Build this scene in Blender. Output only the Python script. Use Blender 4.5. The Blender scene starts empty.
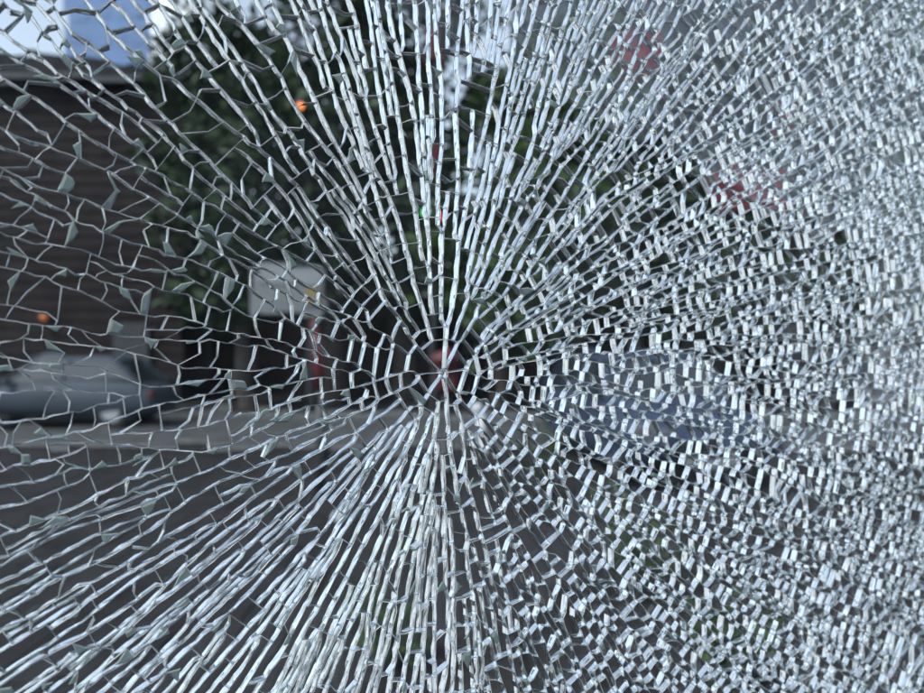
import bpy, bmesh, math, random
from math import sin, cos, pi, radians, sqrt, atan2, hypot
from mathutils import Vector, Matrix

sc = bpy.context.scene
COL = sc.collection
rnd = random.Random(41)

# ------------------------------------------------------------------ camera
CAM_Z = 1.5
F_PX, W_PX, H_PX = 800.0, 924.0, 693.0
cam_d = bpy.data.cameras.new('camera')
cam = bpy.data.objects.new('camera', cam_d)
COL.objects.link(cam)
cam.location = (0, 0, CAM_Z)
cam.rotation_euler = (radians(90), 0, 0)
cam_d.sensor_width = 36.0
cam_d.lens = 36.0 * F_PX / W_PX
cam_d.clip_start = 0.01
cam_d.clip_end = 3000
cam_d.dof.use_dof = True
cam_d.dof.focus_distance = 0.325
cam_d.dof.aperture_fstop = 10.0
sc.camera = cam

# ------------------------------------------------------------------ sky, sun, exposure
SUN_AZ, SUN_EL = radians(-130), radians(48)      # compass from +Y, clockwise positive
world = bpy.data.worlds.new('World')
sc.world = world
world.use_nodes = True
nt = world.node_tree
nt.nodes.clear()
out = nt.nodes.new('ShaderNodeOutputWorld')
bg = nt.nodes.new('ShaderNodeBackground')
sky = nt.nodes.new('ShaderNodeTexSky')
sky.sky_type = 'NISHITA'
sky.sun_disc = False
sky.sun_elevation = SUN_EL
sky.sun_rotation = SUN_AZ
sky.air_density = 1.0
sky.dust_density = 2.0
sky.ozone_density = 1.0
hs = nt.nodes.new('ShaderNodeHueSaturation')
hs.inputs['Saturation'].default_value = 0.40
nt.links.new(sky.outputs[0], hs.inputs['Color'])
tint = nt.nodes.new('ShaderNodeVectorMath')          # cool overcast white balance
tint.operation = 'MULTIPLY'
tint.inputs[1].default_value = (0.92, 0.985, 1.075)
nt.links.new(hs.outputs[0], tint.inputs[0])
nt.links.new(tint.outputs[0], bg.inputs['Color'])
nt.links.new(bg.outputs[0], out.inputs['Surface'])
bg.inputs['Strength'].default_value = 0.14

sun_d = bpy.data.lights.new('sun', 'SUN')
sun_d.energy = 1.5
sun_d.angle = radians(14)
sun_d.color = (1.0, 0.98, 0.95)
sun = bpy.data.objects.new('sun', sun_d)
COL.objects.link(sun)
_d = Vector((sin(SUN_AZ) * cos(SUN_EL), cos(SUN_AZ) * cos(SUN_EL), sin(SUN_EL)))
sun.rotation_euler = _d.to_track_quat('Z', 'Y').to_euler()

sc.view_settings.view_transform = 'Standard'
sc.view_settings.look = 'None'
sc.view_settings.exposure = 0.95
sc.view_settings.gamma = 1.0
sc.render.engine = 'CYCLES'
cy = sc.cycles
cy.max_bounces = 28
cy.transmission_bounces = 28
cy.glossy_bounces = 28
cy.diffuse_bounces = 3
cy.transparent_max_bounces = 8
cy.caustics_reflective = False
cy.caustics_refractive = False
cy.sample_clamp_indirect = 6.0
cy.blur_glossy = 0.0
cy.use_denoising = True

# ------------------------------------------------------------------ helpers
def mat(name, col, rough=0.8, var=0.25, scale=6.0, metal=0.0, bump=0.0, bscale=30.0, emis=None, estr=0.0, spec=0.5, coat=0.0):
    m = bpy.data.materials.new(name)
    m.use_nodes = True
    t = m.node_tree
    b = t.nodes['Principled BSDF']
    b.inputs['Roughness'].default_value = rough
    b.inputs['Metallic'].default_value = metal
    b.inputs['Specular IOR Level'].default_value = spec
    b.inputs['Coat Weight'].default_value = coat
    geo = t.nodes.new('ShaderNodeNewGeometry')
    n = t.nodes.new('ShaderNodeTexNoise')
    n.inputs['Scale'].default_value = scale
    n.inputs['Detail'].default_value = 5
    t.links.new(geo.outputs['Position'], n.inputs['Vector'])
    mr = t.nodes.new('ShaderNodeMapRange')
    mr.inputs['From Min'].default_value = 0.3
    mr.inputs['From Max'].default_value = 0.7
    mr.inputs['To Min'].default_value = 1 - var
    mr.inputs['To Max'].default_value = 1 + var
    t.links.new(n.outputs['Fac'], mr.inputs['Value'])
    mx = t.nodes.new('ShaderNodeVectorMath')
    mx.operation = 'SCALE'
    mx.inputs[0].default_value = col
    t.links.new(mr.outputs[0], mx.inputs['Scale'])
    t.links.new(mx.outputs[0], b.inputs['Base Color'])
    if bump:
        n2 = t.nodes.new('ShaderNodeTexNoise')
        n2.inputs['Scale'].default_value = bscale
        n2.inputs['Detail'].default_value = 6
        t.links.new(geo.outputs['Position'], n2.inputs['Vector'])
        bp = t.nodes.new('ShaderNodeBump')
        bp.inputs['Strength'].default_value = 0.6
        bp.inputs['Distance'].default_value = bump
        t.links.new(n2.outputs['Fac'], bp.inputs['Height'])
        t.links.new(bp.outputs[0], b.inputs['Normal'])
    if emis:
        b.inputs['Emission Color'].default_value = (*emis, 1)
        b.inputs['Emission Strength'].default_value = estr
    return m

def leaf_mat(name, c1, c2):
    m = bpy.data.materials.new(name)
    m.use_nodes = True
    t = m.node_tree
    b = t.nodes['Principled BSDF']
    b.inputs['Roughness'].default_value = 0.55
    geo = t.nodes.new('ShaderNodeNewGeometry')
    r = t.nodes.new('ShaderNodeValToRGB')
    r.color_ramp.elements[0].color = (*c1, 1)
    r.color_ramp.elements[1].color = (*c2, 1)
    t.links.new(geo.outputs['Random Per Island'], r.inputs['Fac'])
    t.links.new(r.outputs[0], b.inputs['Base Color'])
    b.inputs['Specular IOR Level'].default_value = 0.2
    return m

class MB:
    """collects solids in one vertex/face list"""
    def __init__(s):
        s.v, s.f = [], []
    def box(s, x0, x1, y0, y1, z0, z1):
        i = len(s.v)
        s.v += [(x0,y0,z0),(x1,y0,z0),(x1,y1,z0),(x0,y1,z0),(x0,y0,z1),(x1,y0,z1),(x1,y1,z1),(x0,y1,z1)]
        s.f += [(i,i+3,i+2,i+1),(i+4,i+5,i+6,i+7),(i,i+1,i+5,i+4),(i+1,i+2,i+6,i+5),(i+2,i+3,i+7,i+6),(i+3,i,i+4,i+7)]
        return s
    def tube(s, pts, rad, n=10):
        rings = []
        for k, p in enumerate(pts):
            p = Vector(p)
            a = Vector(pts[max(k-1, 0)]); b = Vector(pts[min(k+1, len(pts)-1)])
            d = (b - a).normalized()
            u = d.cross(Vector((0.31, 0.95, 0.05))).normalized()
            w = d.cross(u)
            r = rad[k] if isinstance(rad, (list, tuple)) else rad
            i = len(s.v)
            for q in range(n):
                an = 2 * pi * q / n
                s.v.append(tuple(p + u * (r * cos(an)) + w * (r * sin(an))))
            rings.append(i)
        for a, b in zip(rings, rings[1:]):
            for q in range(n):
                s.f.append((a+q, a+(q+1) % n, b+(q+1) % n, b+q))
        s.f.append(tuple(reversed(range(rings[0], rings[0]+n))))
        s.f.append(tuple(range(rings[-1], rings[-1]+n)))
        return s
    def lathe(s, prof, n=16, c=(0, 0)):
        rings = []
        for r, z in prof:
            rings.append(len(s.v))
            for q in range(n):
                an = 2 * pi * q / n
                s.v.append((c[0] + r * cos(an), c[1] + r * sin(an), z))
        for a, b in zip(rings, rings[1:]):
            for q in range(n):
                s.f.append((a+q, a+(q+1) % n, b+(q+1) % n, b+q))
        s.f.append(tuple(reversed(range(rings[0], rings[0]+n))))
        s.f.append(tuple(range(rings[-1], rings[-1]+n)))
        return s
    def prism(s, pts, y0, y1):
        """outline in (x, z), extruded along y"""
        i, n = len(s.v), len(pts)
        s.v += [(x, y0, z) for x, z in pts] + [(x, y1, z) for x, z in pts]
        for q in range(n):
            s.f.append((i+q, i+(q+1) % n, i+n+(q+1) % n, i+n+q))
        s.f.append(tuple(reversed(range(i, i+n))))
        s.f.append(tuple(range(i+n, i+2*n)))
        return s
    def build(s, name, m, parent=None, bevel=0.0, smooth=False):
        me = bpy.data.meshes.new(name)
        me.from_pydata(s.v, [], s.f)
        bm = bmesh.new(); bm.from_mesh(me)
        bmesh.ops.recalc_face_normals(bm, faces=bm.faces)
        if bevel:
            bmesh.ops.bevel(bm, geom=list(bm.edges), offset=bevel, segments=2, affect='EDGES', profile=0.5)
        bm.to_mesh(me); bm.free()
        if smooth:
            for p in me.polygons: p.use_smooth = True
        me.materials.append(m)
        o = bpy.data.objects.new(name, me)
        COL.objects.link(o)
        o.parent = parent
        return o

def tag(o, label=None, cat=None, group=None, kind=None):
    if label: o['label'] = label
    if cat: o['category'] = cat
    if group: o['group'] = group
    if kind: o['kind'] = kind
    return o

def empty(name, loc, rz=0.0):
    o = bpy.data.objects.new(name, None)
    COL.objects.link(o)
    o.location = loc
    o.rotation_euler = (0, 0, rz)
    o.empty_display_size = 0.1
    return o

def at(u, v, y):
    return Vector(((u - 462) / 800 * y, y, CAM_Z - (v - 346.5) / 800 * y))

# ------------------------------------------------------------------ materials
M = {}
M['asphalt'] = mat('asphalt', (0.068, 0.068, 0.07), 0.9, 0.3, 3.0, bump=0.004, bscale=90, spec=0.12)
M['bed'] = mat('paving_bed', (0.014, 0.013, 0.013), 0.95, 0.3, 4.0, spec=0.12)
M['slab'] = mat('paving_slab', (0.022, 0.0205, 0.021), 0.85, 0.35, 2.2, bump=0.002, bscale=70, spec=0.12)
M['pale_ground'] = mat('pale_concrete', (0.60, 0.60, 0.61), 0.85, 0.2, 0.8, bump=0.002, bscale=40)  # kept pale so the unseen ground brightens the mirroring crack walls
M['kerb'] = mat('kerb_stone', (0.12, 0.12, 0.12), 0.8, 0.25, 5.0)
M['dark_clad'] = mat('dark_cladding', (0.014, 0.011, 0.0108), 0.7, 0.4, 1.6, bump=0.004, bscale=25, spec=0.12)
M['dark_wall'] = mat('dark_wall', (0.02, 0.018, 0.018), 0.9, 0.3, 1.0, spec=0.12)
M['roof'] = mat('slate_roof', (0.018, 0.018, 0.02), 0.7, 0.3, 3.0, spec=0.12)
M['win'] = mat('window_glass', (0.02, 0.025, 0.03), 0.08, 0.2, 1.0, spec=0.7)
M['blue_clad'] = mat('blue_cladding', (0.085, 0.15, 0.28), 0.35, 0.12, 0.3)
M['white_render'] = mat('white_render', (0.72, 0.74, 0.76), 0.8, 0.08, 0.4)
M['grey_render'] = mat('grey_render', (0.045, 0.052, 0.062), 0.8, 0.25, 0.5, spec=0.12)
M['red'] = mat('red_paint', (0.095, 0.010, 0.014), 0.55, 0.15, 2.0)
M['red_cloth'] = mat('red_cloth', (0.09, 0.009, 0.015), 0.85, 0.2, 3.0)
M['grey_box'] = mat('grey_enamel', (0.15, 0.155, 0.16), 0.45, 0.08, 3.0)
M['pale_band'] = mat('pale_band', (0.2, 0.21, 0.22), 0.5, 0.08, 3.0)
M['yellow'] = mat('yellow_panel', (0.20, 0.14, 0.05), 0.5, 0.1, 4.0)
M['dark_metal'] = mat('dark_metal', (0.03, 0.032, 0.035), 0.45, 0.25, 5.0, metal=0.3)
M['steel'] = mat('galvanised_steel', (0.22, 0.23, 0.24), 0.5, 0.2, 7.0, metal=0.6)
M['lens_off'] = mat('dull_lens', (0.03, 0.02, 0.015), 0.25, 0.1, 5.0)
M['lens_red'] = mat('red_light', (0.3, 0.01, 0.03), 0.3, 0.05, 5.0, emis=(1.0, 0.03, 0.10), estr=2.2)
M['lens_green'] = mat('green_light', (0.02, 0.3, 0.08), 0.3, 0.05, 5.0, emis=(0.06, 1.0, 0.25), estr=1.4)
M['lens_amber'] = mat('amber_light', (0.4, 0.15, 0.03), 0.3, 0.05, 5.0, emis=(1.0, 0.22, 0.06), estr=1.3)
M['dim_amber'] = mat('dim_amber_light', (0.3, 0.1, 0.03), 0.4, 0.05, 5.0, emis=(1.0, 0.25, 0.08), estr=0.16)
M['silver_car'] = mat('silver_blue_paint', (0.040, 0.052, 0.070), 0.7, 0.15, 1.0, metal=0.2, coat=0.0)
M['navy_car'] = mat('navy_paint', (0.03, 0.045, 0.085), 0.4, 0.1, 1.0, metal=0.2, coat=0.1)
M['rubber'] = mat('tyre_rubber', (0.015, 0.015, 0.016), 0.85, 0.2, 20)
M['alloy'] = mat('alloy', (0.45, 0.46, 0.47), 0.35, 0.1, 8, metal=0.8)
M['lamp_glass'] = mat('lamp_glass', (0.12, 0.125, 0.13), 0.15, 0.05, 5)
M['bark'] = mat('bark', (0.05, 0.042, 0.035), 0.95, 0.4, 9.0, bump=0.02, bscale=14)
M['leaf_dark'] = leaf_mat('leaf_dark', (0.012, 0.022, 0.010), (0.035, 0.06, 0.025))
M['leaf_mid'] = leaf_mat('leaf_mid', (0.02, 0.04, 0.012), (0.06, 0.10, 0.03))
M['white_paint'] = mat('white_paint', (0.5, 0.51, 0.53), 0.5, 0.08, 6)
M['soil'] = mat('soil', (0.06, 0.045, 0.035), 0.95, 0.4, 8)

# ------------------------------------------------------------------ ground, road, pavements
def sheet(name, x0, x1, y0, y1, z, m, parent=None):
    mb = MB(); mb.v = [(x0,y0,z),(x1,y0,z),(x1,y1,z),(x0,y1,z)]; mb.f = [(0,1,2,3)]
    return mb.build(name, m, parent)

tag(sheet('ground', -1200, 1200, -1200, 1200, -0.15, M['pale_ground']), kind='structure')
tag(sheet('road', -400, 400, 12.2, 18.2, -0.12, M['asphalt']), kind='structure')
_pv = MB()                                           # dark paving, its unseen edge bent to shape what the crack walls mirror
_o = [(-1.9, -2), (16, -2), (16, 12.0), (-10.5, 12.0), (-9.6, 7.9), (-1.9, 2.2)]
_pv.v = [(x, y, -.18) for x, y in _o] + [(x, y, -.03) for x, y in _o]
_pv.f = [(5, 4, 3, 2, 1, 0), (6, 7, 8, 9, 10, 11)] + [(i, (i+1) % 6, 6+(i+1) % 6, 6+i) for i in range(6)]
pav = tag(_pv.build('pavement', M['bed']), kind='structure')
tag(MB().box(-60, 60, 18.4, 24, -0.2, -0.004).build('far_pavement', M['slab']), kind='structure')
slab_me = None
S = 0.60
for iy in range(3, 20):
    for ix in range(-13, 13):
        y = iy * S + 0.3
        x = ix * S + (S / 2 if iy % 2 else 0)
        if abs(x) > 0.60 * y + 0.7 or y > 11.7 or x - .35 < -1.9 - .633*max(0, y + .3 - 2.2):
            continue
        if slab_me is None:
            o = MB().box(-S/2+.006, S/2-.006, -S/2+.006, S/2-.006, -0.045, 0).build('paving_slab', M['slab'], pav, bevel=0.005)
            slab_me = o.data
        else:
            o = bpy.data.objects.new('paving_slab', slab_me); COL.objects.link(o); o.parent = pav
        o.location = (x, y, rnd.uniform(-0.004, 0.002))
        o.rotation_euler = (rnd.gauss(0, .004), rnd.gauss(0, .004), rnd.choice((0, pi/2, pi)))
def kerb(name, y, n0, n1):
    k = tag(empty(name, (0, y, 0)), kind='structure')
    me = None
    for i in range(n0, n1):
        if me is None:
            o = MB().box(-.446, .446, -.07, .07, -.16, 0.0).build('kerb_stone', M['kerb'], k, bevel=.012); me = o.data
        else:
            o = bpy.data.objects.new('kerb_stone', me); COL.objects.link(o); o.parent = k
        o.location = (i * .9, 0, rnd.uniform(-.004, .004))
kerb('kerb', 12.09, -9, 10)
kerb('far_kerb', 18.30, -13, 14)

# ------------------------------------------------------------------ buildings
def window(parent, x0, x1, z0, z1, y, m=None):
    f = MB().box(x0-.07, x1+.07, y-.05, y+.02, z1, z1+.07).box(x0-.07, x1+.07, y-.08, y+.02, z0-.08, z0)
    f.box(x0-.07, x0, y-.05, y+.02, z0, z1).box(x1, x1+.07, y-.05, y+.02, z0, z1)
    w = f.build('window', m or M['dark_metal'], parent)
    MB().box(x0+.002, x1-.002, y-.02, y+.01, z0+.002, z1-.002).build('pane', M['win'], w)
    return w

# unseen shop front, added behind the camera to darken what the pane reflects
M['shop'] = mat('added_shop_render', (0.055, 0.06, 0.068), 0.8, 0.25, 0.5)
K = tag(empty('added_shop_front', (0, -3.4, 0)), 'unseen dark shop front added to darken the reflection in the glass', 'building')
MB().box(-7, 22, -8, 0, -.1, 3.5).build('wall', M['shop'], K)
MB().box(-7.2, 22.2, -8.2, .3, 3.5, 3.75).build('roof', M['roof'], K)
for j in range(7):
    window(K, -6 + j*3.9, -3.2 + j*3.9, .7, 3.0, .07)

# dark clad house, left
B = tag(empty('clad_house', (0, 22, 0)), 'dark house with horizontal board cladding under the bright corner of sky', 'house')
bx0, bx1 = -18.6, -7.7
MB().box(bx0, bx1, 0, 7, -.1, 8.6).build('wall', M['dark_wall'], B)
bd = None
zz = 0.6
while zz < 8.5:
    if bd is None:
        b_ = MB(); i = 0
        b_.v = [(bx0-.02, -.075, 0), (bx1+.02, -.075, 0), (bx1+.02, -.045, .30), (bx0-.02, -.045, .30),
                (bx0-.02, -.005, 0), (bx1+.02, -.005, 0), (bx1+.02, -.005, .30), (bx0-.02, -.005, .30)]
        b_.f = [(0,1,2,3), (4,7,6,5), (0,4,5,1), (3,2,6,7), (0,3,7,4), (1,5,6,2)]
        o = b_.build('cladding_board', M['dark_clad'], B); bd = o.data
    else:
        o = bpy.data.objects.new('cladding_board', bd); COL.objects.link(o); o.parent = B
    o.location = (0, rnd.uniform(-.006, .0), zz)
    zz += 0.33
rf = MB().prism([(bx0-.4, 8.65), (bx1+.4, 8.65), (bx1+.4, 8.85), ((bx0+bx1)/2+1.5, 9.35), (bx0-.4, 8.95)], -.5, 7.4).build('roof', M['roof'], B)
MB().box(bx0-.4, bx1+.4, -.62, -.51, 8.62, 8.76).build('gutter', M['dark_metal'], rf)
window(B, -16.9, -15.7, 2.9, 4.5, -.13)
dd = MB().box(-9.5, -8.5, -.16, -.11, 0, 2.1).build('door', M['dark_metal'], B)
MB().tube([(-8.62, -.22, 1.0), (-8.62, -.22, 1.2)], .015).build('handle', M['steel'], dd)

# boundary wall behind the trees
bw = tag(empty('boundary_wall', (0, 24.2, 0)), 'dark brick boundary wall running behind the tree trunks', 'wall')
MB().box(-7.6, 9.6, 0, .22, -.1, 2.9).build('brickwork', M['dark_clad'], bw)
MB().box(-7.6, 9.6, -.04, .26, 2.9, 2.98).build('coping', M['roof'], bw)

# blue tower far behind
T = tag(empty('blue_tower', at(110, 346, 95) - Vector((0, 0, CAM_Z))), 'tall blue panelled tower block rising behind the dark house roof', 'tower block')
tw = 5.0
MB().box(-tw, tw, 0, 9, 0, 62).build('wall', M['blue_clad'], T)
for k in range(2, 20):
    for j in range(4):
        x = -tw + .7 + j * 2.35
        w = MB().box(x, x+1.6, -.08, -.01, k*3.1, k*3.1+1.3).build('window', M['blue_clad'], T)
MB().box(-tw-.2, tw+.2, -.2, 9.2, 62, 62.8).build('roof', M['grey_render'], T)
# white slab block beside it
T = tag(empty('white_block', at(161, 346, 90) - Vector((0, 0, CAM_Z))), 'narrow white rendered block between the blue tower and the trees', 'building')
MB().box(-1.1, 4.5, 0, 8, 0, 52).build('wall', M['white_render'], T)
MB().box(-1.3, 4.7, -.2, 8.2, 52, 52.6).build('roof', M['grey_render'], T)
for k in range(2, 16):
    window(T, .9, 2.1, k*3.1, k*3.1+1.4, -.01)

# slate grey terrace, right
G = tag(empty('grey_building', (0, 27, 0)), 'slate grey building with red panels seen behind the finest cracks', 'building')
MB().box(2.2, 24, 0, 8, -.1, 15).build('wall', M['grey_render'], G)
MB().box(2.0, 24.2, -.3, 8.2, 15, 15.5).build('roof', M['roof'], G)
for k in range(4):
    for j in range(8):
        x = 3.2 + j * 2.6
        window(G, x, x+1.3, 1.2+k*3.4, 3.1+k*3.4, -.03)
for (u, v, w_, h_) in ((780, 120, 40, 34), (497, 232, 16, 26)):
    p = at(u, v, 26.9)
    o = MB().box(-w_/60, w_/60, -.14, -.02, -h_/60, h_/60).build('red_panel', M['red_cloth'], G, bevel=.02)
    o.location = (p.x, -.04, p.z)

# ------------------------------------------------------------------ trees and shrubs
def tree(x, y, h, rad, seed, label, m='leaf_dark', n=2600, base=0.25, leaf=0.16):
    r = random.Random(seed)
    t = tag(empty('tree', (x, y, 0)), label, 'tree', 'dark leafy trees across the road')
    mb = MB()
    top = h * .72
    pts = [(0, 0, -.1), (r.uniform(-.1, .1), r.uniform(-.1, .1), h*.2), (r.uniform(-.25, .25), r.uniform(-.2, .2), h*.45), (r.uniform(-.4, .4), r.uniform(-.3, .3), top)]
    mb.tube(pts, [h*.028, h*.022, h*.016, h*.006], 9)
    ends = []
    for k in range(9):
        a = r.uniform(0, 2*pi); z0 = h * r.uniform(.22, .6)
        l = rad * r.uniform(.55, .95)
        e = (cos(a)*l, sin(a)*l, z0 + l * r.uniform(.3, .9))
        mb.tube([(0, 0, z0), (cos(a)*l*.45, sin(a)*l*.45, z0 + l*.18), e], [h*.011, h*.007, h*.003], 6)
        ends.append(e)
    mb.build('trunk', M['bark'], t)
    # clumps of leaves through the crown volume
    cl = []
    for k in range(46):
        a = r.uniform(0, 2*pi); q = sqrt(r.random()); zf = r.uniform(base, 1.0)
        prof = sin(pi * min(1, max(0.12, (zf - base) / (1.04 - base) * .82 + .16))) ** .6
        cl.append((cos(a)*q*rad*prof, sin(a)*q*rad*prof, zf*h, rad * r.uniform(.16, .34)))
    lv = MB()
    for k in range(n):
        c = r.choice(cl)
        d = Vector((r.gauss(0, 1), r.gauss(0, 1), r.gauss(0, .8))) * (c[3] * .6)
        p = Vector(c[:3]) + d
        a = Vector((r.gauss(0, 1), r.gauss(0, 1), r.gauss(0, .6))).normalized()
        b = a.cross(Vector((r.gauss(0, 1), r.gauss(0, 1), r.gauss(0, 1)))).normalized()
        s = leaf * r.uniform(.6, 1.4)
        i = len(lv.v)
        nn = a.cross(b) * (s * .18)
        lv.v += [tuple(p - a*s), tuple(p + b*s*.5 + nn), tuple(p + a*s), tuple(p - b*s*.5 + nn)]
        lv.f += [(i, i+1, i+2), (i, i+2, i+3)]
    me = bpy.data.meshes.new('crown'); me.from_pydata(lv.v, [], lv.f); me.materials.append(M[m])
    o = bpy.data.objects.new('crown', me); COL.objects.link(o); o.parent = t
    return t
T_ = [
 (245, 19.6, 9.5, 2.3, 1, 'slender dark tree between the clad house and the lamp', 'leaf_dark'),
 (330, 20.4, 11.5, 3.0, 2, 'tall dark tree behind the grey sign box', 'leaf_dark'),
 (405, 21.2, 12.5, 3.0, 3, 'tall dark tree directly behind the traffic signal mast', 'leaf_dark'),
 (500, 19.8, 8.0, 2.4, 4, 'green tree rising just beyond the point of impact', 'leaf_mid'),
 (575, 20.6, 9.5, 2.6, 5, 'broad green tree in front of the grey building', 'leaf_mid'),
 (690, 21.0, 8.4, 2.5, 6, 'dark tree in front of the middle of the grey building', 'leaf_dark'),
 (820, 20.2, 9.6, 2.7, 7, 'dark tree behind the finely crazed side of the pane', 'leaf_dark'),
 (940, 21.0, 11.0, 2.9, 8, 'dark tree at the far end of the grey building', 'leaf_dark'),
 (205, 25.5, 12.0, 2.4, 9, 'dark tree whose crown edges the white block', 'leaf_dark'),
]
for (u, y, h, rad, sd, lab, m) in T_:
    tree((u-462)/800*y, y, h, rad, sd, lab, m, n=6000, leaf=.19)

def shrub(u, v, h, rad, seed, label):
    y = CAM_Z * 800 / (v - 346.5)
    r = random.Random(seed)
    t = tag(empty('shrub', ((u-462)/800*y, y, 0)), label, 'shrub', 'low green shrubs on the near pavement')
    mb = MB(); lv = MB()
    for k in range(11):
        a = r.uniform(0, 2*pi); l = rad * r.uniform(.3, 1)
        e = Vector((cos(a)*l, sin(a)*l, h * r.uniform(.6, 1)))
        mb.tube([(0, 0, -.02), tuple(e*.5 + Vector((0, 0, h*.12))), tuple(e)], [.008, .006, .003], 5)
        for q in range(34):
            f = r.uniform(.25, 1.05)
            p = e * f + Vector((r.gauss(0, .035), r.gauss(0, .035), r.gauss(0, .03) + h*.05))
            a1 = Vector((r.gauss(0, 1), r.gauss(0, 1), r.gauss(0, .7))).normalized()
            b1 = a1.cross(Vector((r.gauss(0, 1), r.gauss(0, 1), r.gauss(0, 1)))).normalized()
            s = r.uniform(.018, .04)
            i = len(lv.v); nn = a1.cross(b1) * s * .2
            lv.v += [tuple(p-a1*s), tuple(p+b1*s*.5+nn), tuple(p+a1*s), tuple(p-b1*s*.5+nn)]
            lv.f += [(i, i+1, i+2), (i, i+2, i+3)]
    mb.build('stem', M['bark'], t)
    me = bpy.data.meshes.new('foliage'); me.from_pydata(lv.v, [], lv.f); me.materials.append(M['leaf_mid'])
    o = bpy.data.objects.new('foliage', me); COL.objects.link(o); o.parent = t
for a in ((390, 668, .36, .20, 11, 'low green shrub straight below the impact point at the bottom edge'),
          (640, 600, .62, .34, 12, 'green shrub below the navy car'),
          (735, 690, .40, .25, 13, 'green shrub nearest the bottom edge on the finely crazed side'),
          (540, 500, .75, .36, 14, 'green shrub between the red post box and the navy car')):
    shrub(*a)

# ------------------------------------------------------------------ cars
def car(name, loc, rz, paint, label):
    c = tag(empty(name, loc, rz), label, 'car', 'cars beyond the pane')
    L, Wd = 4.3, 1.74
    # body: stations along x, cross-section tapering; x = length, y = width
    prof = [(-2.15,.42,.62),(-2.08,.26,.80),(-1.75,.20,.90),(-1.0,.18,.93),(0,.18,.93),(.9,.18,.92),(1.5,.20,.84),(1.95,.26,.72),(2.15,.40,.58)]
    mb = MB(); ns = 12
    for (x, z0, z1) in prof:
        t = abs(x) / 2.15
        hw = Wd/2 * (1 - .16 * t**4)
        for (fy, fz) in ((-.86,0),(-1,.25),(-1,.62),(-.93,.92),(-.80,1),(-.3,1.02),(.3,1.02),(.80,1),(.93,.92),(1,.62),(1,.25),(.86,0)):
            mb.v.append((x, fy*hw, z0 + fz*(z1-z0)))
    for k in range(len(prof)-1):
        for q in range(ns):
            a = k*ns+q; b = k*ns+(q+1) % ns
            mb.f.append((a, b, b+ns, a+ns))
    mb.f.append(tuple(range(ns))); mb.f.append(tuple(reversed(range((len(prof)-1)*ns, len(prof)*ns))))
    body = mb.build('body', paint, c, smooth=True)
    # cabin
    def ring(z, xr, xf, hw): return [(xr,-hw,z),(xf,-hw,z),(xf,hw,z),(xr,hw,z)]
    def loft(a, b):
        m_ = MB(); m_.v = a + b
        m_.f = [(0,1,5,4),(1,2,6,5),(2,3,7,6),(3,0,4,7),(3,2,1,0),(4,5,6,7)]; return m_
    loft(ring(.90,-1.85,1.02,.76), ring(1.37,-1.30,.28,.60)).build('cabin_glass', M['win'], c, bevel=.03)
    loft(ring(1.362,-1.36,.34,.615), ring(1.44,-1.18,.14,.53)).build('roof', paint, c, bevel=.02)
    for s in (-1, 1):
        for (x0, x1) in ((-1.86,-1.33),(-.35,-.30),(1.03,.29)):
            MB().tube([(x0, s*.765, .90), (x1 if abs(x1-x0) > .1 else x0, s*.61, 1.38)], .035, 6).build('pillar', paint, c)
        for x in (-1.32, 1.36):
            y0 = s*.70
            tyre = MB().tube([(x, y0-.1, .31), (x, y0-.085, .31), (x, y0+.085, .31), (x, y0+.1, .31)], [.27, .31, .31, .27], 20).build('wheel', M['rubber'], c)
            MB().tube([(x, y0+s*.095, .31), (x, y0+s*.115, .31)], [.2, .17], 14).build('rim', M['alloy'], tyre)
        MB().box(2.02, 2.13, s*.62-.17, s*.62+.17, .56, .68).build('headlight', M['lamp_glass'], c, bevel=.03)
        MB().box(-2.13, -2.03, s*.62-.16, s*.62+.16, .60, .74).build('tail_light', M['red'], c, bevel=.03)
        MB().box(.72, .86, s*.90-.09, s*.90+.09, .93, 1.05).build('mirror', paint, c, bevel=.03)
        MB().box(-.25, -.08, s*.872-.012, s*.872+.012, .74, .77).build('door_handle', M['alloy'], c)
    MB().box(2.10, 2.17, -.42, .42, .40, .54).build('grille', M['dark_metal'], c, bevel=.02)
    MB().box(2.165, 2.185, -.26, .26, .28, .39).build('number_plate', M['pale_band'], c)
    return c
car('parked_car', (-8.3, 16.7, -.12), pi, M['silver_car'], 'silver blue car parked on the road below the dark clad house')
car('parked_car', (2.25, 10.2, 0), radians(-82), M['navy_car'], 'navy car seen end on, right of the point of impact')

# ------------------------------------------------------------------ street furniture
# grey sign box with yellow panel on a red post
p = at(290, 346, 8.0)
sg = tag(empty('sign_post', (p.x, 8.0, 0)), 'rounded pale grey sign box with yellow panel on a red post', 'sign')
zc = at(0, 291, 8.0).z
def rr(w, h, r, n=6):
    pts = []
    for cx, cz, a0 in ((w-r, h-r, 0), (-w+r, h-r, 90), (-w+r, -h+r, 180), (w-r, -h+r, 270)):
        for k in range(n+1):
            a = radians(a0 + 90*k/n); pts.append((cx + r*cos(a), cz + r*sin(a)))
    return pts
o = MB().prism(rr(.36, .26, .09), -.07, .07).build('sign_box', M['grey_box'], sg); o.location = (0, 0, zc)
o2 = MB().prism(rr(.33, .075, .05), -.085, -.0705).build('header_band', M['pale_band'], o); o2.location = (0, 0, .15)
o2 = MB().prism(rr(.07, .09, .02), -.095, -.0705).build('yellow_panel', M['yellow'], o); o2.location = (.245, 0, -.03)
MB().tube([(.235, 0, zc-.26), (.275, 0, zc-.62), (.30, 0, zc-.95)], .062, 14).build('post', M['red'], sg, smooth=True)
MB().tube([(.30, 0, zc-.95), (.33, 0, -.02)], .05, 14).build('post_base', M['dark_metal'], sg, smooth=True)

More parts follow.
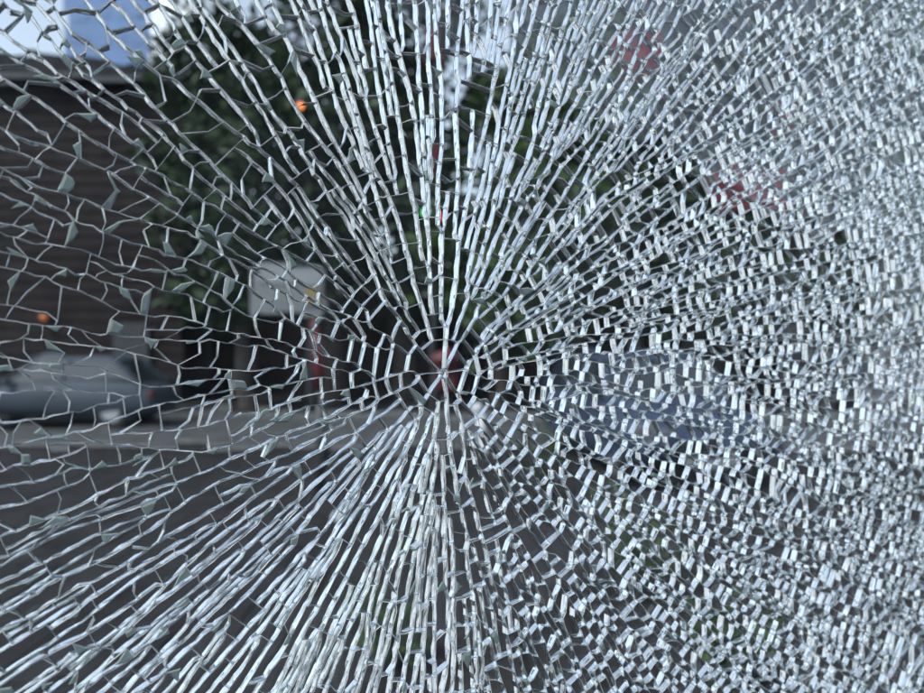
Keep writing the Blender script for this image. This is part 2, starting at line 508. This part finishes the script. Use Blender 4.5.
# traffic signal mast with banners
Y = 19.0 - 0.3
p = at(433, 346, Y)
ms = tag(empty('traffic_signal', (p.x, Y, 0)), 'traffic signal mast with one green and one red light lit', 'traffic signal')
MB().tube([(0, .25, -.1), (0, .25, 3), (0, .25, 10.2)], [.09, .08, .06], 12).build('mast', M['dark_metal'], ms)
for (u, v, lit, idx) in ((425.5, 212, 'lens_green', 0), (441.5, 216.5, 'lens_red', 2)):
    q = at(u, v, Y)
    x = q.x - p.x; zc2 = q.z - (idx - 1) * .24
    hd = MB().box(-.13, .13, -.08, .12, -.38, .38).build('signal_head', M['dark_metal'], ms, bevel=.02)
    hd.location = (x, 0, zc2)
    for k, nm in enumerate(('lens_off', 'lens_off', 'lens_off')):
        m_ = M[lit] if k == idx else M['lens_off']
        ln = MB().tube([(0, -.082, 0), (0, -.105, 0), (0, -.115, 0)], [.085, .08, .05], 18).build('lens', m_, hd)
        ln.location = (0, 0, (k - 1) * .24)
        vz = MB()
        for t in range(9):
            a = radians(20 + 140 * t / 8)
            vz.v += [(.1*cos(a), -.081, .1*sin(a)), (.1*cos(a), -.23, .1*sin(a)), (.106*cos(a), -.081, .106*sin(a)), (.106*cos(a), -.23, .106*sin(a))]
        for t in range(8):
            i = t*4; vz.f += [(i, i+1, i+5, i+4), (i+2, i+6, i+7, i+3), (i+1, i+3, i+7, i+5)]
        vo = vz.build('visor', M['dark_metal'], hd); vo.location = (0, 0, (k - 1) * .24)
    MB().box(min(x, 0)-.02, max(x, 0)+.02, .13, .25, -.02, .02).build('bracket', M['dark_metal'], ms).location = (0, 0, zc2)
def banner(u, v, w, h, y, label):
    q = at(u, v, y)
    n, k = 10, 10
    mb = MB()
    for side in (0, 1):
        for j in range(k+1):
            for i in range(n+1):
                fx, fz = i/n - .5, .5 - j/k
                mb.v.append((fx*w, .02*side + .05*sin(fx*9 + fz*3)*(.5-fz), fz*h))
    N = (n+1)*(k+1)
    for j in range(k):
        for i in range(n):
            a = j*(n+1)+i
            mb.f.append((a, a+1, a+n+2, a+n+1)); mb.f.append((N+a, N+a+n+1, N+a+n+2, N+a+1))
    b = tag(mb.build('banner', M['red_cloth'], None, smooth=True), label, 'banner', 'red banners and flags across the road')
    b.location = q
    MB().tube([(-w/2-.05, 0.01, h/2+.02), (w/2+.05, .01, h/2+.02)], .02, 8).build('rod', M['dark_metal'], b)
banner(431, 42, .36, .85, Y+.1, 'red banner at the top of the signal mast')
banner(431, 160, .26, .80, Y+.1, 'small red banner on the mast just above the signal lights')

for (u, v, w, h, lab1, lab2) in ((606, 55, 1.15, 1.05, 'dark flag pole carrying the higher red flag of the right half', 'red flag high in the right half near the top edge'),
                                 (706, 190, 1.75, 1.05, 'dark flag pole carrying the lower, wider red flag', 'wide dark red flag showing through the fine cracks on the right')):
    q = at(u, v, 16.5)
    fp = tag(empty('flag_pole', (q.x - w/2 - .1, 18.9, 0)), lab1, 'pole')
    MB().tube([(0, 0, -.1), (0, 0, q.z*.6), (0, 0, q.z + h/2 + .4)], [.06, .05, .03], 10).build('mast', M['dark_metal'], fp)
    MB().lathe([(.02, q.z+h/2+.4), (.06, q.z+h/2+.45), (.02, q.z+h/2+.52)], 10).build('finial', M['steel'], fp)
    banner(u + w*25, v, w, h, 18.8, lab2)
# street lamp with amber lantern
p = at(303, 108, 15.5)
lp = tag(empty('street_lamp', (p.x - .5, 15.5, 0)), 'street lamp with a glowing amber lantern above the grey sign box', 'street lamp')
MB().tube([(0, 3.2, -.1), (0, 3.2, 4), (0, 3.2, p.z + .25), (.15, 2.4, p.z+.5), (.5, .1, p.z+.22)], [.08, .06, .05, .04, .035], 10).build('pole', M['dark_metal'], lp)
MB().lathe([(.05, .20), (.09, .14), (.10, .09), (.09, .07)], 14, (.5, 0)).build('hood', M['dark_metal'], lp).location = (0, 0, p.z)
MB().lathe([(.02, -.05), (.05, -.03), (.07, .02), (.07, .068)], 14, (.5, 0)).build('lantern', M['lens_amber'], lp, smooth=True).location = (0, 0, p.z)
# amber wall lamp on the house
p = at(40, 315, 21.75)
wl = tag(empty('wall_lamp', (p.x, 21.78, p.z)), 'small amber wall lamp glowing on the dark clad house', 'lamp')
MB().box(-.06, .06, .02, .1, -.1, .1).build('back_plate', M['dark_metal'], wl, bevel=.01)
MB().lathe([(.04, -.10), (.09, -.05), (.10, .03), (.05, .09)], 12, (0, -.12)).build('lamp_shade', M['dim_amber'], wl, smooth=True)

# red post box
p = at(446, 346, 9.6)
pb = tag(empty('post_box', (p.x, 9.6, 0)), 'dark red post box on a pedestal behind the point of impact', 'post box')
MB().lathe([(.16, 0), (.16, .08), (.07, .12), (.07, .95)], 20).build('pedestal', M['dark_metal'], pb, smooth=True)
MB().lathe([(.12, .951), (.14, .97), (.14, 1.30), (.15, 1.31)], 24).build('body', M['red'], pb, smooth=True)
MB().lathe([(.165, 1.312), (.17, 1.35), (.15, 1.40), (.08, 1.44), (.02, 1.455)], 24).build('cap', M['red'], pb, smooth=True)
MB().box(-.08, .08, -.142, -.12, 1.18, 1.21).build('slot', M['dark_wall'], pb)
MB().box(-.07, .07, -.146, -.125, .99, 1.14).build('door', M['red'], pb, bevel=.004)
# white bollard
p = at(482, 346, 11.0)
bo = tag(empty('bollard', (p.x, 11.0, 0)), 'short white bollard just beyond and right of the post box', 'bollard')
MB().lathe([(.09, 0), (.08, .05), (.075, .60)], 16).build('shaft', M['white_paint'], bo, smooth=True)
MB().lathe([(.085, .602), (.09, .66), (.06, .72), (.01, .74)], 16).build('cap', M['white_paint'], bo, smooth=True)
# crumpled paper
p = at(342, 523, 6.8)
mb = MB(); r_ = random.Random(5)
bmx = bmesh.new(); bmesh.ops.create_icosphere(bmx, subdivisions=3, radius=.09)
for v in bmx.verts: v.co *= r_.uniform(.7, 1.1); v.co.z *= .8
me = bpy.data.meshes.new('crumpled_paper'); bmx.to_mesh(me); bmx.free(); me.materials.append(M['white_paint'])
pp = bpy.data.objects.new('crumpled_paper', me); COL.objects.link(pp); pp.location = (p.x, 6.8, .055)
tag(pp, 'crumpled white paper lying on the grey paving', 'paper')

# ------------------------------------------------------------------ the shattered pane
def glass_face():
    m = bpy.data.materials.new('glass_face'); m.use_nodes = True
    t = m.node_tree; t.nodes.clear()
    o = t.nodes.new('ShaderNodeOutputMaterial'); g = t.nodes.new('ShaderNodeBsdfGlass')
    g.inputs['Color'].default_value = (0.955, 0.985, 0.98, 1)
    g.inputs['Roughness'].default_value = 0.0
    g.inputs['IOR'].default_value = 1.52
    d = t.nodes.new('ShaderNodeBsdfDiffuse'); d.inputs['Color'].default_value = (.62, .64, .66, 1)   # faint diffuse veil, haze painted over the glass
    tc = t.nodes.new('ShaderNodeNewGeometry'); n = t.nodes.new('ShaderNodeTexNoise')
    n.inputs['Scale'].default_value = 45; n.inputs['Detail'].default_value = 8; n.inputs['Roughness'].default_value = .7
    t.links.new(tc.outputs['Position'], n.inputs['Vector'])
    mr = t.nodes.new('ShaderNodeMapRange'); mr.inputs['From Min'].default_value = .42; mr.inputs['From Max'].default_value = .75
    mr.inputs['To Min'].default_value = .003; mr.inputs['To Max'].default_value = .022
    t.links.new(n.outputs['Fac'], mr.inputs['Value'])
    mx = t.nodes.new('ShaderNodeMixShader')
    t.links.new(mr.outputs[0], mx.inputs[0]); t.links.new(g.outputs[0], mx.inputs[1]); t.links.new(d.outputs[0], mx.inputs[2])
    t.links.new(mx.outputs[0], o.inputs['Surface'])
    return m
def fracture(name, r0, r1, diff, col, bump=0.00014, nscale=700, dcol=(.8, .83, .84)):
    m = bpy.data.materials.new(name); m.use_nodes = True
    t = m.node_tree; t.nodes.clear()
    o = t.nodes.new('ShaderNodeOutputMaterial'); g = t.nodes.new('ShaderNodeBsdfGlass')
    g.inputs['Color'].default_value = (*col, 1)
    g.inputs['IOR'].default_value = 1.52
    geo = t.nodes.new('ShaderNodeNewGeometry')
    tc = t.nodes.new('ShaderNodeTexCoord'); mp = t.nodes.new('ShaderNodeMapping')
    mp.inputs['Scale'].default_value = (.12, 1.25, .12)        # ridges run along the crack, layered through the thickness
    t.links.new(tc.outputs['Object'], mp.inputs['Vector'])
    n = t.nodes.new('ShaderNodeTexNoise'); n.inputs['Scale'].default_value = nscale; n.inputs['Detail'].default_value = 4
    t.links.new(mp.outputs[0], n.inputs['Vector'])
    mr = t.nodes.new('ShaderNodeMapRange')
    mr.inputs['From Min'].default_value = .35; mr.inputs['From Max'].default_value = .7
    mr.inputs['To Min'].default_value = r0; mr.inputs['To Max'].default_value = r1
    t.links.new(n.outputs['Fac'], mr.inputs['Value'])
    t.links.new(mr.outputs[0], g.inputs['Roughness'])
    n2 = t.nodes.new('ShaderNodeTexNoise'); n2.inputs['Scale'].default_value = nscale*1.3; n2.inputs['Detail'].default_value = 3
    t.links.new(mp.outputs[0], n2.inputs['Vector'])
    bp = t.nodes.new('ShaderNodeBump'); bp.inputs['Strength'].default_value = 0.5; bp.inputs['Distance'].default_value = bump
    t.links.new(n2.outputs['Fac'], bp.inputs['Height'])
    t.links.new(bp.outputs[0], g.inputs['Normal'])
    if diff > 0:
        d = t.nodes.new('ShaderNodeBsdfDiffuse'); d.inputs['Color'].default_value = (*dcol, 1)
        mx = t.nodes.new('ShaderNodeMixShader'); mx.inputs[0].default_value = diff
        t.links.new(g.outputs[0], mx.inputs[1]); t.links.new(d.outputs[0], mx.inputs[2])
        t.links.new(mx.outputs[0], o.inputs['Surface'])
    else:
        t.links.new(g.outputs[0], o.inputs['Surface'])
    return m
GM = [glass_face(),
      fracture('fracture_wall', 0.02, 0.46, 0.0, (.96, .985, .985)),
      fracture('chipped_edge', 0.3, 0.6, 0.75, (.95, .98, .98), dcol=(.88, .9, .9)),
      fracture('frosted_chip', 0.35, 0.6, 0.62, (.80, .91, .88), bump=.0001, nscale=400, dcol=(.36, .46, .44))]

YAW = radians(26.7)
D0 = 0.30
TH = 0.0072                     # glass thickness
CX, CZ = 0.143, -0.011         # impact point in the pane's own plane
X0, X1, Z0, Z1 = -0.14, 0.60, -0.28, 0.28
pane = tag(empty('shattered_pane', (-sin(YAW)*D0, cos(YAW)*D0, CAM_Z), YAW),
           'shattered toughened glass pane, cracks radiating from one impact point', 'glass pane')

R = random.Random(2024)
def amap(th, table):
    d = math.degrees(th) % 360
    for (a, va), (b, vb) in zip(table, table[1:]):
        if a <= d <= b:
            f = (d - a) / (b - a); f = f*f*(3-2*f)
            return va + (vb - va) * f
    return table[-1][1]
W_T = [(0, 4.1), (40, 4.0), (60, 3.7), (85, 4.3), (105, 5.1), (130, 5.8), (160, 6.4), (190, 5.6), (203, 3.9), (235, 3.4), (255, 3.8), (290, 4.2), (320, 4.2), (360, 4.1)]
L_T = [(0, 7.0), (50, 8), (75, 12), (100, 13), (125, 11), (160, 9), (190, 9), (205, 15), (235, 18), (260, 13), (290, 10), (320, 7.4), (360, 7.0)]
N_T = [(0, .9), (50, .6), (80, .34), (100, .42), (130, .75), (160, 1.1), (190, .9), (210, .42), (260, .45), (300, .7), (360, .9)]
DR = 0.0028
RMAX = 0.62
NJ = int(RMAX / DR)

# smooth displacement of the crack surface through the thickness
ph = [R.uniform(0, 6.28) for _ in range(16)]
def fld(x, z, k):
    return (sin(x*410 + z*170 + ph[k]) + sin(-x*230 + z*520 + ph[k+4]) + .8*sin(x*980 - z*610 + ph[k+8])) / 2.0
def six(x, z):
    a = .00026
    bx = a*fld(x, z, 0) + R.gauss(0, .00011); bz = a*fld(x, z, 1) + R.gauss(0, .00011)
    mx = bx*.5 + .00020*fld(z, x, 2) + R.gauss(0, .00010); mz = bz*.5 + .00020*fld(z, x, 3) + R.gauss(0, .00010)
    return (x, z, x+mx, z+mz, x+bx, z+bz)
def lerp6(a, b, f): return tuple(p + (q-p)*f for p, q in zip(a, b))

class Line:
    __slots__ = ('j0', 'p', 'th', 'drift')
    def __init__(s, j0, th): s.j0, s.th, s.p, s.drift = j0, th, [], 0.0
    def at(s, t):           # t in knots
        k = t - s.j0
        if k <= 0: return s.p[0]
        i = int(k)
        if i >= len(s.p)-1: return s.p[-1]
        return lerp6(s.p[i], s.p[i+1], k-i)
    def knots(s, t0, t1):
        return [j for j in range(max(int(math.floor(t0))+1, s.j0+1), int(math.ceil(t1))) if t0+.22 < j < t1-.22]

def wtarget(r, th): 
    return amap(th, W_T) * .001 * (1.35 - .35 * min(1, r/.03)) * (1 + .07*sin(th*9 + 1.3) + .08*sin(th*23 + r*60))
JS = 2
r0 = JS*DR
act = []
N0 = 8
for k in range(N0):
    l = Line(JS, 2*pi*(k + R.uniform(-.36, .36))/N0)
    act.append(l)
def place(l, r, th, noise):
    l.th = th
    lat = R.gauss(0, noise)
    rad = R.gauss(0, noise*.5)
    x = CX + (r+rad)*cos(th) - lat*sin(th)
    z = CZ + (r+rad)*sin(th) + lat*cos(th)
    l.p.append(six(x, z))
gaps = []          # finished gaps: dict(a, b, t0, t1, M0 (point list of bottom), M1)
def newgap(a, b, j, bottom): return {'a': a, 'b': b, 't0': j, 'bot': bottom, 'thr': R.uniform(1.05, 2.0)}
for l in act: place(l, .0011 + .0012*abs(sin(l.th)), l.th, .0003)     # the radials pinch together at the point of impact
cur = [newgap(act[i], act[(i+1) % N0], JS, []) for i in range(N0)]
centre_ring = [l.p[0] for l in act]
def inpane(x, z, m=.03): return X0-m < x < X1+m and Z0-m < z < Z1+m
def mid_cross(pa, pb, th, w):
    """curved crossing crack between two radial lines"""
    f = R.uniform(.35, .65)
    x = pa[0] + (pb[0]-pa[0])*f; z = pa[1] + (pb[1]-pa[1])*f
    b = R.gauss(0, .18*w)
    return six(x + b*cos(th), z + b*sin(th))
for j in range(JS+1, NJ):
    r = j*DR
    n = len(act)
    # advance the radials, easing towards even spacing
    ths = [l.th for l in act]
    for i, l in enumerate(act):
        tm, tp = ths[i-1], ths[(i+1) % n]
        if i == 0: tm -= 2*pi
        if i == n-1: tp += 2*pi
        mid = (tm+tp)/2
        na = amap(l.th, N_T)*.001
        l.drift = l.drift*.86 + R.gauss(0, na*.25)/r
        lim = .22*(tp-tm)
        nth = l.th + l.drift + (mid-l.th)*.05
        nth = max(mid-lim, min(mid+lim, nth))
        place(l, r, nth, na*.24*min(1, r/.03))
    # splits
    na_, nc = [], []
    for i in range(n):
        g = cur[i]; a, b = act[i], act[(i+1) % n]
        na_.append(a)
        d = (b.th - a.th) % (2*pi)
        wd = d*r
        thm = a.th + d/2
        pm = (CX + r*cos(thm), CZ + r*sin(thm))
        if wd > g['thr']*wtarget(r, thm) and j - g['t0'] >= 2 and inpane(*pm, .05):
            u = R.choice((.10, .90, .12, .88, R.uniform(.35, .65), R.uniform(.35, .65)))
            th = a.th + d*u
            m_ = Line(j, th)
            place(m_, r + R.uniform(-.0006, .0008), th, .0002)
            g['t1'] = j; g['top'] = [m_.p[0]]
            gaps.append(g)
            nc += [newgap(a, m_, j, []), newgap(m_, b, j, [])]
            na_.append(m_)
        else:
            nc.append(g)
    act, cur = na_, nc
    # now and then a radial runs out against a crossing crack
    i = 0
    while i < len(act):
        n = len(act)
        l = act[i]; ga, gb = cur[i-1], cur[i]
        if n > 8 and j - l.j0 > 4 and j - ga['t0'] > 3 and j - gb['t0'] > 3 and ga['a'] is not gb['b']:
            a, b = ga['a'], gb['b']
            wd = ((b.th - a.th) % (2*pi))*r
            pr_ = .08 if wd < 1.75*wtarget(r, l.th) else .010
            if R.random() < pr_:
                for g in (ga, gb):
                    g['t1'] = j; g['top'] = []
                    gaps.append(g)
                ng = newgap(a, b, j, [l.p[-1]])
                ng['thr'] = max(ng['thr'], wd/wtarget(r, l.th)*1.05)
                if i == 0:
                    cur[-1] = ng; cur.pop(0); act.pop(0)
                else:
                    cur[i-1] = ng; cur.pop(i); act.pop(i)
                continue
        i += 1
for g in cur:
    g['t1'] = NJ-1; g['top'] = []
    gaps.append(g)

cells = []
for g in gaps:
    a, b = g['a'], g['b']
    t, te = g['t0'], g['t1']
    ta = tb = float(t)
    bot = g['bot']
    while True:
        pa, pb = a.at(ta), b.at(tb)
        th = atan2((pa[1]+pb[1])/2-CZ, (pa[0]+pb[0])/2-CX)
        r = hypot((pa[1]+pb[1])/2-CZ, (pa[0]+pb[0])/2-CX)
        L = amap(th, L_T)*.001*(1.25 - .25*min(1, r/.03))*R.choice((.55, .8, 1, 1.15, 1.5))
        step = max(1.0, L/DR)
        coh = max(0.0, cos(th))*(r > .03)                     # crossing cracks line up across strips on the far side
        if R.random() < coh*.8:
            gL = 6.9e-3/DR
            gp = .45*sin(6*th + 1) + .35*sin(17*th) + R.gauss(0, .09)
            tt = (ta+tb)/2
            kk = math.ceil((tt + .45*gL)/gL - gp)
            step = max(1.0, (kk + gp)*gL - tt)
        last = max(ta, tb) + step > te - 1.6
        if last:
            na2 = nb2 = float(te); top = g['top']
        else:
            w = hypot(pb[0]-pa[0], pb[1]-pa[1])
            sl = R.gauss(0, .33)*w/DR
            sl = max(-1.2, min(1.2, sl))
            na2 = max(ta + .8, (ta+tb)/2 + step + sl); nb2 = max(tb + .8, (ta+tb)/2 + step - sl)
            na2 = min(na2, te-1.0); nb2 = min(nb2, te-1.0)
            qa, qb = a.at(na2), b.at(nb2)
            top = [mid_cross(qa, qb, th, w)]
        poly = [a.at(ta)] + [a.at(k) for k in a.knots(ta, na2)] + [a.at(na2)] + top \
             + [b.at(nb2)] + [b.at(k) for k in reversed(b.knots(tb, nb2))] + [b.at(tb)] + list(reversed(bot))
        cells.append(poly)
        ta, tb, bot = na2, nb2, top
        if last: break
cells.append(list(reversed(centre_ring)))

def clean(poly):
    out_ = []
    for p in poly:
        if not out_ or hypot(p[0]-out_[-1][0], p[1]-out_[-1][1]) > .00012: out_.append(p)
    while len(out_) > 2 and hypot(out_[0][0]-out_[-1][0], out_[0][1]-out_[-1][1]) < .00012: out_.pop()
    return out_
def area(poly):
    return .5*sum(poly[i-1][0]*poly[i][1] - poly[i][0]*poly[i-1][1] for i in range(len(poly)))
GAP, CH = .00004, .00011
def solid(poly):
    """a fragment: front face, chamfer, two wall bands, chamfer, back face"""
    n = len(poly)
    nrm = []
    for i in range(n):
        ax, az = poly[i-1][0], poly[i-1][1]; bx, bz = poly[i][0], poly[i][1]; cx, cz = poly[(i+1) % n][0], poly[(i+1) % n][1]
        e1 = (bx-ax, bz-az); e2 = (cx-bx, cz-bz)
        l1 = hypot(*e1) or 1e-9; l2 = hypot(*e2) or 1e-9
        nx = -(e1[1]/l1 + e2[1]/l2); nz = e1[0]/l1 + e2[0]/l2      # inward for ccw
        ln = hypot(nx, nz)
        if ln < .3: nrm.append((0, 0)); continue
        k = min(2.0, 2/ln)
        nrm.append((nx/ln*k, nz/ln*k))
    dy = R.gauss(0, .00010)
    cx = sum(p[0] for p in poly)/n; cz = sum(p[1] for p in poly)/n
    sx, sz = R.gauss(0, .004), R.gauss(0, .004)
    wx, wz = R.gauss(0, .005), R.gauss(0, .005)              # faces not quite parallel
    def y(x, z, b):
        f = b/TH
        return b + dy + (x-cx)*(sx + wx*f) + (z-cz)*(sz + wz*f)
    V = []
    chs = [CH*R.choice((.15, .5, .8, 1.0, 1.5, 2.2)) for _ in range(n)]
    for lay, (o, base, ins) in enumerate(((0, 0, 1), (0, .00018, 0), (2, TH*.5, 0), (4, TH-.00012, 0), (4, TH, .6))):
        for i, p in enumerate(poly):
            g = GAP + (chs[i]*ins)
            x = p[o] + nrm[i][0]*g; z = p[o+1] + nrm[i][1]*g
            V.append((x, y(x, z, base), z))
    Fc, Mi = [], []
    Fc.append(tuple(range(n))); Mi.append(0)
    for l in range(4):
        for i in range(n):
            a = l*n+i; b = l*n+(i+1) % n
            Fc.append((b, a, a+n, b+n)); Mi.append(2 if l in (0, 3) else 1)
    Fc.append(tuple(reversed(range(4*n, 5*n)))); Mi.append(0)
    return V, Fc, Mi
sy, cyw = sin(YAW), cos(YAW)
def proj(x, z):
    wx = -sy*D0 + cyw*x; wy = cyw*D0 + sy*x
    if wy < .02: return None
    return 462 + 800*wx/wy, 346.5 - 800*z/wy
frags = []
for c in cells:
    c = clean(c)
    if len(c) < 3: continue
    ar = area(c)
    if ar < 0: c = list(reversed(c)); ar = -ar
    if ar < 1.2e-6: continue
    cx = sum(p[0] for p in c)/len(c); cz = sum(p[1] for p in c)/len(c)
    if not (X0 < cx < X1 and Z0 < cz < Z1): continue
    pr = [proj(p[0], p[1]) for p in c]
    px = 0
    if all(pr):
        mu = sum(q[0] for q in pr)/len(pr); mv = sum(q[1] for q in pr)/len(pr)
        if -4 < mu < 928 and -4 < mv < 697: px = abs(area(pr))
    frags.append((px, c, cx, cz))
frags.sort(key=lambda q: -q[0])
BV, BF, BM = [], [], []
for k, (px, c, cx, cz) in enumerate(frags):
    V, Fc, Mi = solid(c)
    if k < 298:
        me = bpy.data.meshes.new('glass_fragment')
        me.from_pydata([(x-cx, y, z-cz) for x, y, z in V], [], Fc)
        me.polygons.foreach_set('material_index', Mi)
        for m in GM[:3]: me.materials.append(m)
        o = bpy.data.objects.new('glass_fragment', me); COL.objects.link(o)
        o.parent = pane; o.location = (cx, 0, cz)
    else:
        b = len(BV); BV += V
        BF += [tuple(i+b for i in f) for f in Fc]; BM += Mi
me = bpy.data.meshes.new('small_glass_fragments')
me.from_pydata(BV, [], BF)
me.polygons.foreach_set('material_index', BM)
for m in GM[:3]: me.materials.append(m)
o = bpy.data.objects.new('small_glass_fragments', me); COL.objects.link(o); o.parent = pane
o['kind'] = 'stuff'

# conchoidal frosted chips clinging in the corners where cracks meet
nchip = 0
for (px, c, cx, cz) in R.sample(frags, len(frags)):
    if nchip >= 290: break
    if px <= 0 or R.random() > (.34 if cx < .10 else .16 if cx < .2 else .04): continue
    n = len(c); i = R.randrange(n); m_ = R.choice((2, 3, 3, 4))
    if n < 6: continue
    src = [c[(i+k) % n] for k in range(m_)]
    f1 = R.uniform(.35, .9)
    pts = [(p[0], p[1]) for p in src]
    q0, q1 = pts[-1], pts[0]
    for f in (.12, .3, .5, .7, .88):
        bx = q0[0] + (q1[0]-q0[0])*f; bz = q0[1] + (q1[1]-q0[1])*f
        g = f1*sin(pi*f)**.6*R.uniform(.8, 1.15)
        pts.append((bx + (cx-bx)*g, bz + (cz-bz)*g))
    ar = area(pts)
    if abs(ar) < 2.5e-6 or abs(ar) > 2.2e-5: continue
    ox = sum(p[0] for p in pts)/len(pts); oz = sum(p[1] for p in pts)/len(pts)
    n = len(pts)
    V = []
    for (f, yy) in ((.62, -.0010), (.95, -.00065), (.97, -.00058), (.7, -.00050)):
        V += [((p[0]-ox)*f, yy, (p[1]-oz)*f) for p in pts]
    Fc = [tuple(range(n))] + [(l*n+(i+1) % n, l*n+i, l*n+n+i, l*n+n+(i+1) % n) for l in range(3) for i in range(n)] + [tuple(reversed(range(3*n, 4*n)))]
    if ar < 0: Fc = [tuple(reversed(f)) for f in Fc]
    me = bpy.data.meshes.new('glass_chip'); me.from_pydata(V, [], Fc); me.materials.append(GM[3])
    o = bpy.data.objects.new('glass_chip', me); COL.objects.link(o); o.parent = pane; o.location = (ox, 0, oz)
    nchip += 1
print('fragments', len(frags), 'in view', sum(1 for f in frags if f[0] > 0), 'chips', nchip, 'tris', sum(len(f)-2 for f in BF))
